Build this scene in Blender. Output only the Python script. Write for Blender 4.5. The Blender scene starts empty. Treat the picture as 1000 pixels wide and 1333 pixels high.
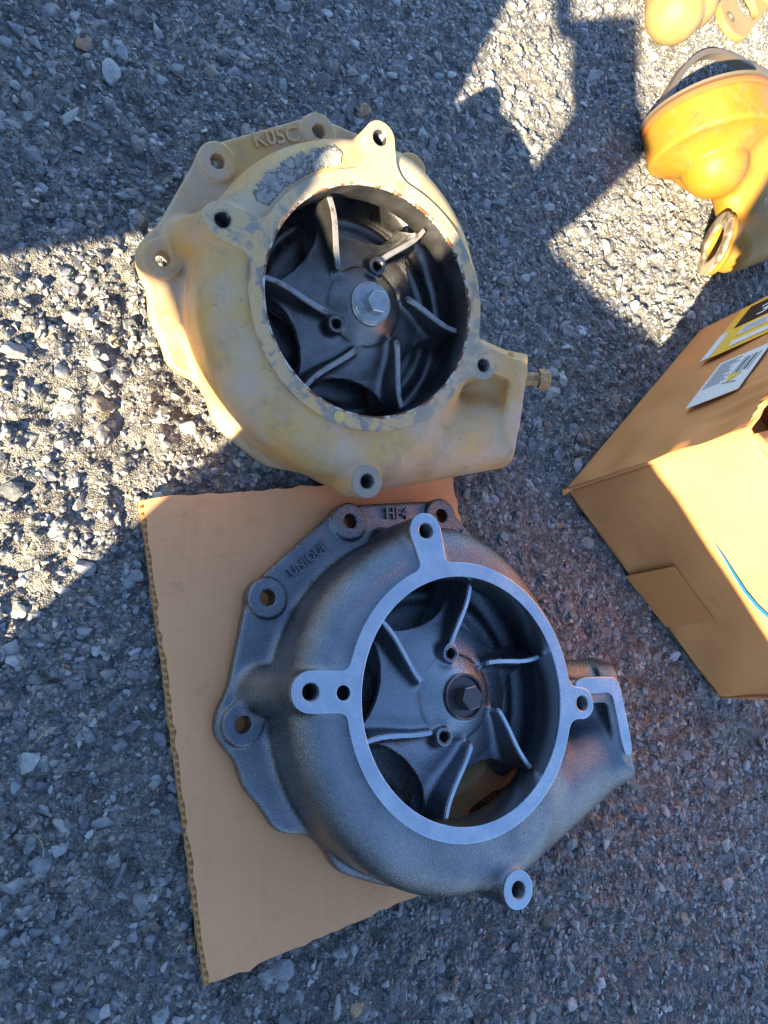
import bpy, bmesh, math, random
import numpy as np
from mathutils import Matrix, Vector

rad = math.radians
rng = np.random.default_rng(7)
random.seed(7)
sc = bpy.context.scene
col = sc.collection

# ------------------------------------------------------------------ camera
CAM_H = 0.8
FPX, CX, CY = 925.0, 500.0, 666.5          # focal length and centre in photo pixels (1000 x 1333)
_d = np.array([-30 - CX, 890 - CY, FPX]); _d /= np.linalg.norm(_d)
_Z = -_d
_X = np.array([1.0, 0, 0]) - _Z * _Z[0]; _X /= np.linalg.norm(_X)
_Y = np.cross(_Z, _X)
CAMR = np.array([_X, _Y, _Z])              # photo axes (right, down, forward) -> world


def P(px, py, h=0.0):
    """World point at height h seen at a photo pixel."""
    r = CAMR @ np.array([px - CX, py - CY, FPX])
    return np.array([0, 0, CAM_H]) + r * ((h - CAM_H) / r[2])


def on_plane(px, py, o, n):
    r = CAMR @ np.array([px - CX, py - CY, FPX])
    c = np.array([0, 0, CAM_H])
    return c + r * (((o - c) @ n) / (r @ n))


cam = bpy.data.cameras.new("camera")
cam_o = bpy.data.objects.new("camera", cam)
col.objects.link(cam_o)
cam.sensor_fit = 'VERTICAL'
cam.sensor_height = 24.0
cam.lens = 24.0 * FPX / 1333.0
cam.clip_start, cam.clip_end = 0.01, 500
right, up, back = CAMR[:, 0], -CAMR[:, 1], -CAMR[:, 2]
M4 = Matrix(((right[0], up[0], back[0], 0), (right[1], up[1], back[1], 0), (right[2], up[2], back[2], CAM_H), (0, 0, 0, 1)))
cam_o.matrix_world = M4
sc.camera = cam_o

# ------------------------------------------------------------------ light
SUN_AZ, SUN_EL = 49.3, 22.5                # azimuth the light travels towards, elevation of the sun
dx, dy = math.cos(rad(SUN_AZ)), math.sin(rad(SUN_AZ))
world = bpy.data.worlds.new("World"); sc.world = world
world.use_nodes = True
wn = world.node_tree.nodes; wl = world.node_tree.links
wn.clear()
wo = wn.new('ShaderNodeOutputWorld'); wb = wn.new('ShaderNodeBackground'); sky = wn.new('ShaderNodeTexSky')
sky.sky_type = 'NISHITA'; sky.sun_disc = False
sky.sun_elevation = rad(SUN_EL)
sky.sun_rotation = math.atan2(-dx, -dy)    # sun stands opposite to the travel direction
sky.air_density = 0.8; sky.dust_density = 0.0; sky.ozone_density = 2.0
wb.inputs[1].default_value = 0.092
wl.new(sky.outputs[0], wb.inputs[0]); wl.new(wb.outputs[0], wo.inputs[0])
sun = bpy.data.lights.new("sun", 'SUN'); sun.energy = 5.0; sun.angle = rad(0.5); sun.color = (1.0, 0.82, 0.54)
sun_o = bpy.data.objects.new("sun", sun); col.objects.link(sun_o)
sun_dir = Vector((dx * math.cos(rad(SUN_EL)), dy * math.cos(rad(SUN_EL)), -math.sin(rad(SUN_EL))))
sun_o.rotation_euler = sun_dir.to_track_quat('-Z', 'Y').to_euler()
sun_o.location = (-2, -2, 2)
sc.view_settings.view_transform = 'Standard'; sc.view_settings.look = 'None'
sc.view_settings.exposure = 2.5; sc.view_settings.gamma = 1.0
sc.cycles.max_bounces = 8; sc.cycles.diffuse_bounces = 5; sc.cycles.glossy_bounces = 4


# ------------------------------------------------------------------ helpers: objects
def tag(o, label=None, cat=None, group=None, kind=None):
    if label: o['label'] = label
    if cat: o['category'] = cat
    if group: o['group'] = group
    if kind: o['kind'] = kind
    return o


def empty(name, mat=None):
    o = bpy.data.objects.new(name, None); col.objects.link(o)
    o.empty_display_size = 0.05
    if mat is not None: o.matrix_world = mat
    return o


def link(name, mesh, mat, parent=None, smooth=False):
    o = bpy.data.objects.new(name, mesh); col.objects.link(o)
    if mat is not None:
        mesh.materials.clear(); mesh.materials.append(mat)
    if parent is not None: o.parent = parent
    if smooth: mesh.shade_smooth()
    return o


def mesh_from(verts, faces, name="m"):
    me = bpy.data.meshes.new(name)
    me.from_pydata([tuple(map(float, v)) for v in verts], [], [tuple(int(i) for i in f) for f in faces])
    me.update()
    return me


def np_mesh(V, F, name="m", smooth=True):
    """fast mesh from vertex array and equal-size face array"""
    V = np.asarray(V, np.float32); F = np.asarray(F, np.int32)
    k = F.shape[1]
    me = bpy.data.meshes.new(name)
    me.vertices.add(len(V)); me.vertices.foreach_set('co', V.ravel())
    me.loops.add(F.size); me.loops.foreach_set('vertex_index', F.ravel())
    me.polygons.add(len(F))
    me.polygons.foreach_set('loop_start', np.arange(0, F.size, k, dtype=np.int32))
    try: me.polygons.foreach_set('loop_total', np.full(len(F), k, np.int32))
    except Exception: pass
    me.update(calc_edges=True)
    me.polygons.foreach_set('use_smooth', np.full(len(F), smooth))
    return me


def tmp_to_mesh(cu):
    o = bpy.data.objects.new("tmp", cu); col.objects.link(o)
    dg = bpy.context.evaluated_depsgraph_get(); dg.update()
    me = bpy.data.meshes.new_from_object(o.evaluated_get(dg))
    bpy.data.objects.remove(o); bpy.data.curves.remove(cu)
    return me


def plate(outer, holes, z_top, th, bevel=0.0006):
    """flat plate with holes; outline points in xy"""
    cu = bpy.data.curves.new("c", 'CURVE'); cu.dimensions = '2D'; cu.fill_mode = 'BOTH'
    cu.extrude = max(th / 2 - bevel, 0); cu.bevel_depth = bevel; cu.bevel_resolution = 1; cu.offset = -bevel
    for loop in [outer] + list(holes):
        sp = cu.splines.new('POLY'); sp.points.add(len(loop) - 1)
        for i, p in enumerate(loop): sp.points[i].co = (p[0], p[1], 0, 1)
        sp.use_cyclic_u = True
    me = tmp_to_mesh(cu)
    me.transform(Matrix.Translation((0, 0, z_top - th / 2)))
    return me


def circle(cx, cy, r, n=40):
    return [(cx + r * math.cos(2 * math.pi * i / n), cy + r * math.sin(2 * math.pi * i / n)) for i in range(n)]


def lathe(profile, seg=48, closed=False):
    """profile [(r, z)] turned round z"""
    n = len(profile); V = []; F = []
    for s in range(seg):
        a = 2 * math.pi * s / seg
        for r, z in profile: V.append((r * math.cos(a), r * math.sin(a), z))
    for s in range(seg):
        t = (s + 1) % seg
        for i in range(n - 1): F.append((s * n + i, t * n + i, t * n + i + 1, s * n + i + 1))
    if profile[0][0] < 1e-6 or profile[-1][0] < 1e-6:
        pass
    return np_mesh(V, F, smooth=True)


def sharpen(me, ang=35):
    me.shade_smooth()
    try: me.set_sharp_from_angle(angle=rad(ang))
    except Exception: pass
    return me


def text_mesh(s, size, depth, bevel=0.0):
    cu = bpy.data.curves.new("t", 'FONT'); cu.body = s; cu.size = size; cu.extrude = depth / 2
    cu.bevel_depth = bevel; cu.resolution_u = 3
    cu.align_x = 'CENTER'; cu.align_y = 'CENTER'
    return tmp_to_mesh(cu)


def bm_box(sx, sy, sz, bev=0.0):
    bm = bmesh.new(); bmesh.ops.create_cube(bm, size=1)
    bmesh.ops.scale(bm, vec=(sx, sy, sz), verts=bm.verts)
    if bev: bmesh.ops.bevel(bm, geom=bm.edges[:], offset=bev, segments=2, affect='EDGES')
    me = bpy.data.meshes.new("b"); bm.to_mesh(me); bm.free()
    return me


# ------------------------------------------------------------------ helpers: signed distance modelling
def smin(a, b, k):
    h = np.maximum(k - np.abs(a - b), 0) / k
    return np.minimum(a, b) - h * h * k * np.float32(0.25)


def smax(a, b, k): return -smin(-a, -b, k)


def rbox2(px, py, bx, by, r):
    qx = np.abs(px) - bx + r; qy = np.abs(py) - by + r
    return np.sqrt(np.maximum(qx, 0) ** 2 + np.maximum(qy, 0) ** 2) + np.minimum(np.maximum(qx, qy), 0) - r


def cap2(x, y, a, b, r):
    ax, ay = a; bx, by = b
    ex, ey = bx - ax, by - ay; L = ex * ex + ey * ey + 1e-12
    t = np.clip(((x - ax) * ex + (y - ay) * ey) / L, 0, 1)
    return np.sqrt((x - ax - ex * t) ** 2 + (y - ay - ey * t) ** 2) - r


def cap3(x, y, z, a, b, ra, rb=None):
    rb = ra if rb is None else rb
    e = [b[i] - a[i] for i in range(3)]; L = sum(q * q for q in e) + 1e-12
    t = np.clip(((x - a[0]) * e[0] + (y - a[1]) * e[1] + (z - a[2]) * e[2]) / L, 0, 1)
    return np.sqrt((x - a[0] - e[0] * t) ** 2 + (y - a[1] - e[1] * t) ** 2 + (z - a[2] - e[2] * t) ** 2) - (ra + (rb - ra) * t)


def cyl3(x, y, z, a, b, r):
    """flat-ended cylinder"""
    a = np.array(a, np.float32); b = np.array(b, np.float32); e = b - a; L = float(np.linalg.norm(e)); e = e / L
    s = (x - a[0]) * e[0] + (y - a[1]) * e[1] + (z - a[2]) * e[2]
    q2 = (x - a[0]) ** 2 + (y - a[1]) ** 2 + (z - a[2]) ** 2 - s * s
    q = np.sqrt(np.maximum(q2, 0)) - r
    w = np.abs(s - L / 2) - L / 2
    return np.sqrt(np.maximum(q, 0) ** 2 + np.maximum(w, 0) ** 2) + np.minimum(np.maximum(q, w), 0)


def slab(d2, z, z0, z1, r=0.0):
    """extrude a 2D distance between heights, edges rounded by r"""
    w = np.abs(z - (z0 + z1) / 2) - (z1 - z0) / 2 + r; d = d2 + r
    return np.sqrt(np.maximum(d, 0) ** 2 + np.maximum(w, 0) ** 2) + np.minimum(np.maximum(d, w), 0) - r


def surface_nets(F, lo, h):
    nx, ny, nz = F.shape
    S = F < 0
    C = S[:-1, :-1, :-1].astype(np.int8)
    tot = np.zeros((nx - 1, ny - 1, nz - 1), np.int8)
    for i in (0, 1):
        for j in (0, 1):
            for k in (0, 1): tot += S[i:nx - 1 + i, j:ny - 1 + j, k:nz - 1 + k]
    act = (tot > 0) & (tot < 8)
    I, J, K = np.nonzero(act)
    idx = np.full(act.shape, -1, np.int32); idx[I, J, K] = np.arange(len(I), dtype=np.int32)
    acc = np.zeros((len(I), 3), np.float32); cnt = np.zeros(len(I), np.float32)
    corners = [(i, j, k) for i in (0, 1) for j in (0, 1) for k in (0, 1)]
    for a in corners:
        for ax in range(3):
            if a[ax]: continue
            b = list(a); b[ax] = 1
            fa = F[I + a[0], J + a[1], K + a[2]]; fb = F[I + b[0], J + b[1], K + b[2]]
            m = (fa < 0) != (fb < 0)
            t = np.where(m, fa / np.where(m, fa - fb, 1), 0)
            for q in range(3):
                acc[:, q] += np.where(m, a[q] + (t if q == ax else 0), 0)
            cnt += m
    V = np.stack([I, J, K], 1) + acc / cnt[:, None]
    V = V * h + np.array(lo, np.float32)
    faces = []
    for ax in range(3):
        A = np.moveaxis(S, ax, 0)
        lo_s, hi_s = A[:-1], A[1:]
        diff = lo_s != hi_s
        diff = np.moveaxis(diff, 0, ax)
        u, v = [q for q in range(3) if q != ax]
        sl = [slice(None)] * 3; sl[u] = slice(1, -1); sl[v] = slice(1, -1)
        e = np.argwhere(diff[tuple(sl)])
        e[:, u] += 1; e[:, v] += 1
        if not len(e): continue
        def cell(du, dv):
            c = e.copy(); c[:, u] -= du; c[:, v] -= dv
            return idx[c[:, 0], c[:, 1], c[:, 2]]
        q = np.stack([cell(0, 0), cell(1, 0), cell(1, 1), cell(0, 1)], 1)
        inside = S[e[:, 0], e[:, 1], e[:, 2]]
        flip = inside if ax != 1 else ~inside
        q[~flip] = q[~flip][:, ::-1]
        faces.append(q)
    Fq = np.concatenate(faces)
    Fq = Fq[(Fq >= 0).all(1)]
    return V, Fq


def sdf_mesh(fn, lo, hi, h, relax=1):
    n = [int(round((hi[i] - lo[i]) / h)) + 1 for i in range(3)]
    x = (lo[0] + h * np.arange(n[0], dtype=np.float32)).astype(np.float32)[:, None, None]
    y = (lo[1] + h * np.arange(n[1], dtype=np.float32)).astype(np.float32)[None, :, None]
    z = (lo[2] + h * np.arange(n[2], dtype=np.float32)).astype(np.float32)[None, None, :]
    F = np.ascontiguousarray(np.broadcast_to(fn(x, y, z), n)).astype(np.float32)
    V, Q = surface_nets(F, lo, h)
    for _ in range(relax):                                  # light smoothing of the voxel steps
        s = np.zeros_like(V); c = np.zeros(len(V), np.float32)
        for k in range(4):
            a, b = Q[:, k], Q[:, (k + 1) % 4]
            for q in range(3):
                s[:, q] += np.bincount(a, V[b, q], len(V)) + np.bincount(b, V[a, q], len(V))
            c += np.bincount(a, minlength=len(V)) + np.bincount(b, minlength=len(V))
        V = V * 0.5 + 0.5 * s / np.maximum(c, 1)[:, None]
    return np_mesh(V, Q, smooth=True)


# ------------------------------------------------------------------ helpers: materials
class Mat:
    def __init__(s, name):
        s.m = bpy.data.materials.new(name); s.m.use_nodes = True
        s.t = s.m.node_tree; s.n = s.t.nodes; s.l = s.t.links
        s.b = s.n['Principled BSDF']
        s.tc = s.n.new('ShaderNodeTexCoord')

    def put(s, sock, v):
        if isinstance(v, bpy.types.NodeSocket): s.l.new(v, sock)
        elif v is not None:
            if isinstance(v, tuple) and len(v) == 3 and sock.type == 'RGBA': v = v + (1,)
            sock.default_value = v

    def set(s, **k):
        names = dict(color='Base Color', rough='Roughness', metal='Metallic', spec='Specular IOR Level', normal='Normal',
                     coat='Coat Weight', coat_rough='Coat Roughness', aniso='Anisotropic')
        for a, v in k.items(): s.put(s.b.inputs[names[a]], v)
        return s

    def noise(s, scale, detail=4, rough=0.6, coord=None, dist=0.0, dims=None):
        n = s.n.new('ShaderNodeTexNoise'); n.inputs['Scale'].default_value = scale; n.inputs['Detail'].default_value = detail
        n.inputs['Roughness'].default_value = rough; n.inputs['Distortion'].default_value = dist
        s.l.new(coord if coord is not None else s.tc.outputs['Object'], n.inputs['Vector'])
        return n.outputs['Fac']

    def vor(s, scale, out='Distance', feature='F1', coord=None, rnd=1.0):
        n = s.n.new('ShaderNodeTexVoronoi'); n.feature = feature; n.inputs['Scale'].default_value = scale
        n.inputs['Randomness'].default_value = rnd
        s.l.new(coord if coord is not None else s.tc.outputs['Object'], n.inputs['Vector'])
        return n.outputs[out]

    def scaled(s, sx, sy, sz, rot=(0, 0, 0)):
        m = s.n.new('ShaderNodeMapping'); m.inputs['Scale'].default_value = (sx, sy, sz); m.inputs['Rotation'].default_value = rot
        s.l.new(s.tc.outputs['Object'], m.inputs['Vector'])
        return m.outputs[0]

    def ramp(s, fac, stops, interp='LINEAR'):
        r = s.n.new('ShaderNodeValToRGB'); r.color_ramp.interpolation = interp
        e = r.color_ramp.elements
        while len(e) < len(stops): e.new(0.5)
        for q, (p, c) in zip(e, stops):
            q.position = p
            q.color = (c, c, c, 1) if not isinstance(c, tuple) else c + (1,)
        s.l.new(fac, r.inputs[0])
        return r.outputs[0]

    def mix(s, fac, a, b, mode='MIX'):
        n = s.n.new('ShaderNodeMix'); n.data_type = 'RGBA'; n.blend_type = mode
        s.put(n.inputs[0], fac); s.put(n.inputs[6], a); s.put(n.inputs[7], b)
        return n.outputs[2]

    def math(s, op, a, b=None):
        n = s.n.new('ShaderNodeMath'); n.operation = op
        s.put(n.inputs[0], a)
        if b is not None: s.put(n.inputs[1], b)
        return n.outputs[0]

    def bump(s, h, dist=0.001, strength=1.0, prev=None):
        n = s.n.new('ShaderNodeBump'); n.inputs['Distance'].default_value = dist; n.inputs['Strength'].default_value = strength
        s.put(n.inputs['Height'], h)
        if prev is not None: s.l.new(prev, n.inputs['Normal'])
        return n.outputs[0]

    def attr(s, name):
        a = s.n.new('ShaderNodeAttribute'); a.attribute_name = name
        return a.outputs['Color']

    def sep(s, out):
        n = s.n.new('ShaderNodeSeparateXYZ'); s.l.new(out, n.inputs[0]); return n.outputs


# asphalt binder with sand and dust
m = Mat("asphalt")
big = m.noise(9, 5); fine = m.noise(420, 3, .7); mid = m.noise(90, 4, .65)
sand = m.vor(520, 'Color'); sandg = m.math('MULTIPLY', m.sep(sand)[0], 1.0)
c = m.ramp(mid, [(.34, (.018, .018, .019)), (.50, (.125, .121, .115)), (.68, (.47, .435, .365))])
c = m.mix(m.ramp(big, [(.4, 0.0), (.65, .45)]), c, (.10, .098, .097))
c = m.mix(.30, c, m.ramp(sandg, [(0, (.06, .059, .059)), (.5, (.23, .222, .208)), (.85, (.40, .385, .355)), (1, (.55, .535, .51))]))
nb = m.bump(mid, .004, 1.0); nb = m.bump(m.vor(520), .0016, 1.0, nb); nb = m.bump(fine, .0007, .7, nb)
m.set(color=c, rough=.9, normal=nb, spec=.25); M_ASPHALT = m.m
# aggregate stones
m = Mat("stone")
t = m.attr("tint"); n1 = m.noise(130, 5, .65); n2 = m.noise(700, 3, .7)
c = m.mix(.75, t, m.ramp(n1, [(.25, .45), (.55, .95), (.75, 1.3)]), 'MULTIPLY')
dust = m.ramp(m.noise(60, 4, .7), [(.50, 0.), (.70, .6)])
c = m.mix(dust, c, (.46, .43, .37))
nb = m.bump(n1, .0025, .8); nb = m.bump(n2, .0005, .8, nb)
m.set(color=c, rough=m.ramp(n1, [(.3, .42), (.7, .75)]), normal=nb, spec=.5); M_STONE = m.m
# raw grey cast iron
m = Mat("cast_iron")
g1 = m.noise(620, 2, .5); g2 = m.noise(1500, 2, .5); g3 = m.noise(14, 4)
c = m.mix(m.ramp(g3, [(.35, 0.), (.7, 1.)]), (.155, .175, .205), (.24, .26, .29))
nb = m.bump(g1, .0013, .32); nb = m.bump(g2, .0007, .8, nb)
m.set(color=c, metal=.95, rough=m.ramp(g1, [(.38, .11), (.62, .32)]), normal=nb); M_IRON = m.m
# dark cast iron of the new impeller
m = Mat("impeller_iron")
g1 = m.noise(700, 2, .5); g2 = m.noise(1700, 2, .5)
nb = m.bump(g1, .0010, .5); nb = m.bump(g2, .0004, .5, nb)
m.set(color=(.24, .27, .315), metal=.92, rough=m.ramp(g1, [(.35, .15), (.65, .30)]), normal=nb); M_IMP = m.m
# machined faces
m = Mat("machined_steel")
ln = m.n.new('ShaderNodeVectorMath'); ln.operation = 'LENGTH'; m.l.new(m.scaled(1, 1, 0), ln.inputs[0])
cmb = m.n.new('ShaderNodeCombineXYZ'); m.l.new(ln.outputs['Value'], cmb.inputs[0])
g = m.noise(1400, 3, .7, coord=cmb.outputs[0]); g2 = m.noise(25, 4, .65); g3 = m.noise(260, 3, .7, coord=m.scaled(1, .12, 1, rot=(0, 0, .6)))
nb = m.bump(g, .00006, .5); nb = m.bump(m.ramp(g3, [(.66, 0.), (.70, 1.)]), .00005, .4, nb)
c = m.mix(m.ramp(g2, [(.38, 0.), (.68, 1.)]), (.50, .575, .67), (.62, .68, .75))
c = m.mix(m.ramp(m.noise(70, 5, .75), [(.66, 0.), (.76, .45)]), c, (.33, .35, .38))
m.set(color=c, metal=1.0, rough=m.math('ADD', m.math('MULTIPLY', g, .16), m.ramp(g2, [(.3, .12), (.7, .24)])), normal=nb); M_FACE = m.m
m = Mat("warm_bounce_tint"); g = m.noise(420, 3, .6)  # tan colour painted in for warm light bouncing off the box
m.set(color=m.mix(m.ramp(m.noise(30, 4), [(.35, 0.), (.65, 1.)]), (.46, .30, .13), (.34, .23, .12)), metal=.1, rough=.6, normal=m.bump(g, .0015, .8)); M_BOUNCE = m.m
# dark turned bore
m = Mat("turned_bore")
g = m.noise(40, 3, .6, coord=m.scaled(.2, .2, 30))
m.set(color=(.33, .345, .36), metal=.95, rough=.27, normal=m.bump(g, .0002, .4)); M_BORE = m.m
# bolt black oxide
m = Mat("bolt_steel")
m.set(color=(.12, .11, .12), metal=.9, rough=.38, normal=m.bump(m.noise(900, 2), .0002, .5)); M_BOLT = m.m
m = Mat("zinc_steel")
m.set(color=m.mix(m.ramp(m.noise(160, 4), [(.4, 0.), (.7, 1.)]), (.42, .44, .46), (.30, .31, .31)), metal=.85, rough=.42, normal=m.bump(m.noise(900, 2), .0003, .5)); M_ZINC = m.m
m = Mat("dark_thread")
m.set(color=(.10, .10, .105), metal=.85, rough=.4); M_THREAD = m.m


def old_paint(name, wear, base=(.47, .315, .115), pale=(.50, .40, .225), grime=(.40, .265, .14)):
    m = Mat(name)
    a = m.noise(11, 5, .6); b = m.noise(38, 6, .7, dist=.6); cfine = m.noise(330, 3, .7); sp = m.noise(150, 4, .75)
    c = m.mix(m.ramp(a, [(.4, 0.), (.62, 1.)]), base, pale)
    c = m.mix(m.ramp(b, [(.54, 0.), (.74, .50)]), c, (.24, .17, .10))
    c = m.mix(m.ramp(m.noise(17, 6, .72, dist=.3), [(.50, 0.), (.68, .6)]), c, grime)               # grime
    c = m.mix(m.ramp(sp, [(.66, 0.), (.70, .8)]), c, (.10, .07, .045))                # specks
    if wear:
        w = m.ramp(b, [(.50 - wear * .12, 0.), (.57 - wear * .1, 1.)])
        c = m.mix(w, c, m.mix(m.ramp(a, [(.4, 0.), (.6, 1.)]), (.25, .225, .195), (.36, .30, .22)))
        c = m.mix(m.ramp(m.noise(24, 5, .7), [(.60, 0.), (.72, .6)]), c, (.15, .07, .035))   # rust
    nb = m.bump(cfine, .0006, .7); nb = m.bump(b, .0012, .5, nb)
    m.set(color=c, rough=m.ramp(a, [(.35, .48), (.7, .68)]), normal=nb, spec=.4)
    return m.m


M_PAINT = old_paint("old_cream_paint", 0, (.62, .36, .125), (.54, .40, .28))
M_PAINT_FACE = old_paint("worn_cream_face", .12, (.62, .39, .165), (.54, .39, .24), (.44, .31, .19))
M_PAINT_RAW = old_paint("worn_lug_face", .9, (.40, .28, .15), (.38, .33, .28))
m = Mat("crusted_gasket")
g = m.noise(120, 5, .7); g2 = m.noise(42, 5, .62, dist=.4)
c = m.mix(m.ramp(g, [(.35, 0.), (.65, 1.)]), (.20, .19, .175), (.37, .35, .31))
c = m.mix(m.ramp(g2, [(.475, 0.), (.495, .85), (.505, .85), (.525, 0.)]), c, (.06, .05, .045))
m.set(color=c, rough=.85, normal=m.bump(g, .002, 1.0)); M_CRUST = m.m
m = Mat("flaking_rim"); g = m.noise(60, 5, .7)
m.set(color=m.ramp(g, [(.36, (.13, .045, .025)), (.48, (.22, .10, .05)), (.54, (.50, .47, .42)), (.7, (.62, .58, .50))]), rough=.75, normal=m.bump(m.noise(300, 3), .0008, .8)); M_RIM = m.m
m = Mat("plug_paint"); m.set(color=(.62, .46, .14), rough=.6); M_PLUG = m.m
m = Mat("oily_iron")
g1 = m.noise(500, 3, .6); a = m.noise(26, 5, .65)
m.set(color=m.mix(m.ramp(a, [(.4, 0.), (.65, 1.)]), (.11, .11, .115), (.20, .20, .205)), metal=.85, rough=m.ramp(a, [(.35, .24), (.65, .42)]),
      normal=m.bump(g1, .0006, .6), spec=.55); M_OILY = m.m
m = Mat("worn_vane_edge")
m.set(color=m.mix(m.ramp(m.noise(120, 4, .6), [(.5, 0.), (.68, 1.)]), (.30, .285, .285), (.16, .12, .10)), metal=.45, rough=.5,
      normal=m.bump(m.noise(500, 3), .0005, .6)); M_WORN = m.m
m = Mat("rusty_bolt")
m.set(color=m.ramp(m.noise(120, 5, .7), [(.35, (.20, .09, .035)), (.5, (.42, .25, .10)), (.7, (.55, .38, .16))]), metal=.1, rough=.62,
      normal=m.bump(m.noise(400, 4), .0008, .7)); M_RUST = m.m


def cardboard(name, ca, cb, axis, rz=0.0, flute=0.0):
    m = Mat(name)
    st = m.noise(30, 3, .5, coord=m.scaled(*axis, rot=(0, 0, rz))); b = m.noise(7, 4); f_ = m.noise(700, 3, .7)
    c = m.mix(m.ramp(b, [(.35, 0.), (.7, 1.)]), ca, cb)
    c = m.mix(m.ramp(st, [(.35, .16), (.65, 0.)]), c, tuple(v * .72 for v in ca))
    c = m.mix(m.ramp(f_, [(.62, 0.), (.75, .18)]), c, tuple(v * .55 for v in ca))
    nb = m.bump(st, .0012, .35, m.bump(f_, .0002, .5))
    if flute:
        w = m.n.new('ShaderNodeTexWave'); w.inputs['Scale'].default_value = 2 * math.pi / .0082 / 20; w.inputs['Distortion'].default_value = .4
        m.l.new(m.scaled(1, 1, 1, rot=(0, 0, rz)), w.inputs['Vector'])
        nb = m.bump(w.outputs['Fac'], flute, 1.0, nb)
        c = m.mix(m.ramp(w.outputs['Fac'], [(.2, .05), (.8, 0.)]), c, tuple(v * .7 for v in ca))
    c = m.mix(m.ramp(m.noise(26, 6, .8, dist=.5), [(.55, 0.), (.78, .45)]), c, tuple(v * .5 for v in ca))      # scuffs and smudges
    m.set(color=c, rough=.78, normal=nb, spec=.3)
    return m.m


SHEET_RZ = -math.atan2(*(P(262, 1280) - P(178, 653))[1::-1])
M_SHEET = cardboard("sheet_cardboard", (.88, .43, .205), (.80, .39, .18), (4.2, .15, 1), SHEET_RZ, .00010)
M_FLUTE = cardboard("flute_paper", (.60, .33, .13), (.54, .29, .11), (1, 1, 1))
M_BOX = cardboard("box_cardboard", (.70, .30, .105), (.62, .26, .085), (.5, .5, 3))


def flat(name, color, rough=.6, metal=0.0, bumpv=None):
    m = Mat(name)
    n = m.noise(300, 3)
    m.set(spec=.2)
    c = m.mix(m.ramp(n, [(.4, 0.), (.7, .25)]), color, tuple(v * .8 for v in color))
    m.set(color=c, rough=rough, metal=metal)
    return m.m


M_YELLOW = old_paint("bright_yellow_paint", 0, (.29, .14, .009), (.28, .15, .02), (.15, .075, .015))
M_DARKTAN = old_paint("grimy_flange", .5, (.12, .085, .045), (.14, .11, .07), (.07, .05, .03))
M_PALEY = old_paint("pale_yellow_paint", 0, (.30, .19, .055), (.29, .205, .09), (.20, .135, .06))
M_TAN = old_paint("tan_metal", .4, (.50, .38, .20), (.52, .44, .30))
M_GASKET = flat("orange_sealant", (.34, .10, .035), .5)
M_DARKSTEEL = flat("dark_flange_steel", (.16, .13, .10), .5, .3)
M_LABEL_Y = flat("label_yellow", (.78, .47, .03), .4)
M_LABEL_W = flat("label_white", (.70, .70, .70), .5)
M_LABEL_K = flat("label_black", (.012, .011, .011), .75)
M_INK = flat("ink_grey", (.36, .36, .39), .6)
M_BLUE = flat("marker_blue", (.01, .10, .30), .5)
M_TAPE = flat("brown_tape", (.64, .26, .085), .32)
M_FRAME = flat("frame_paint", (.05, .05, .055), .6)

# ------------------------------------------------------------------ ground
GX0, GX1, GY0, GY1 = -0.18, 1.80, -0.62, 1.82


def value_noise(x, y, cell, seed):
    r = np.random.default_rng(seed); g = r.random((257, 257)).astype(np.float32)
    u, v = x / cell, y / cell
    i, j = np.floor(u).astype(int), np.floor(v).astype(int)
    fu, fv = u - i, v - j; fu = fu * fu * (3 - 2 * fu); fv = fv * fv * (3 - 2 * fv)
    i %= 256; j %= 256
    return (g[i, j] * (1 - fu) * (1 - fv) + g[i + 1, j] * fu * (1 - fv) + g[i, j + 1] * (1 - fu) * fv + g[i + 1, j + 1] * fu * fv) - .5


def ground_h(x, y):
    return (0.006 * value_noise(x, y, .05, 1) + 0.010 * value_noise(x, y, .019, 2) + 0.010 * value_noise(x, y, .0115, 3) - .0035).astype(np.float32)


step = 0.0055
gx = np.arange(GX0, GX1, step); gy = np.arange(GY0, GY1, step)
XX, YY = np.meshgrid(gx, gy, indexing='ij')
ZZ = ground_h(XX, YY)
ring = [(-60, -60), (60, -60), (60, 60), (-60, 60)]
nxg, nyg = XX.shape
ids = np.arange(nxg * nyg).reshape(nxg, nyg)
Fg = np.stack([ids[:-1, :-1], ids[1:, :-1], ids[1:, 1:], ids[:-1, 1:]], -1).reshape(-1, 4)
Vg = np.stack([XX, YY, ZZ], -1).reshape(-1, 3)
nb0 = len(Vg)
Vg = np.concatenate([Vg, np.array([(a, b, -.004) for a, b in ring])])
cs = [ids[0, 0], ids[-1, 0], ids[-1, -1], ids[0, -1]]
extra = np.array([[nb0, nb0 + 1, cs[1], cs[0]], [nb0 + 1, nb0 + 2, cs[2], cs[1]], [nb0 + 2, nb0 + 3, cs[3], cs[2]], [nb0 + 3, nb0, cs[0], cs[3]]])
Fg = np.concatenate([Fg, extra])
tag(link("asphalt_ground", np_mesh(Vg, Fg), M_ASPHALT), "rough grey asphalt ground", kind='structure')

# sheet and box footprints, used to keep stones from poking through
s_tl, s_tr, s_bl = P(178, 653), P(583, 626), P(262, 1280)
su = (s_bl - s_tl); SHL = float(np.linalg.norm(su)); su /= SHL
sv = np.array([-su[1], su[0], 0]);
SHW = float((s_tr - s_tl) @ sv)
b0, bA, bB = P(735, 637), P(910, 430), P(930, 905)
BLA = float(np.linalg.norm(bA - b0)); ba = (bA - b0) / BLA
bn = np.array([ba[1], -ba[0], 0])           # along the other wall
BLB = float((bB - b0) @ bn)


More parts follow.
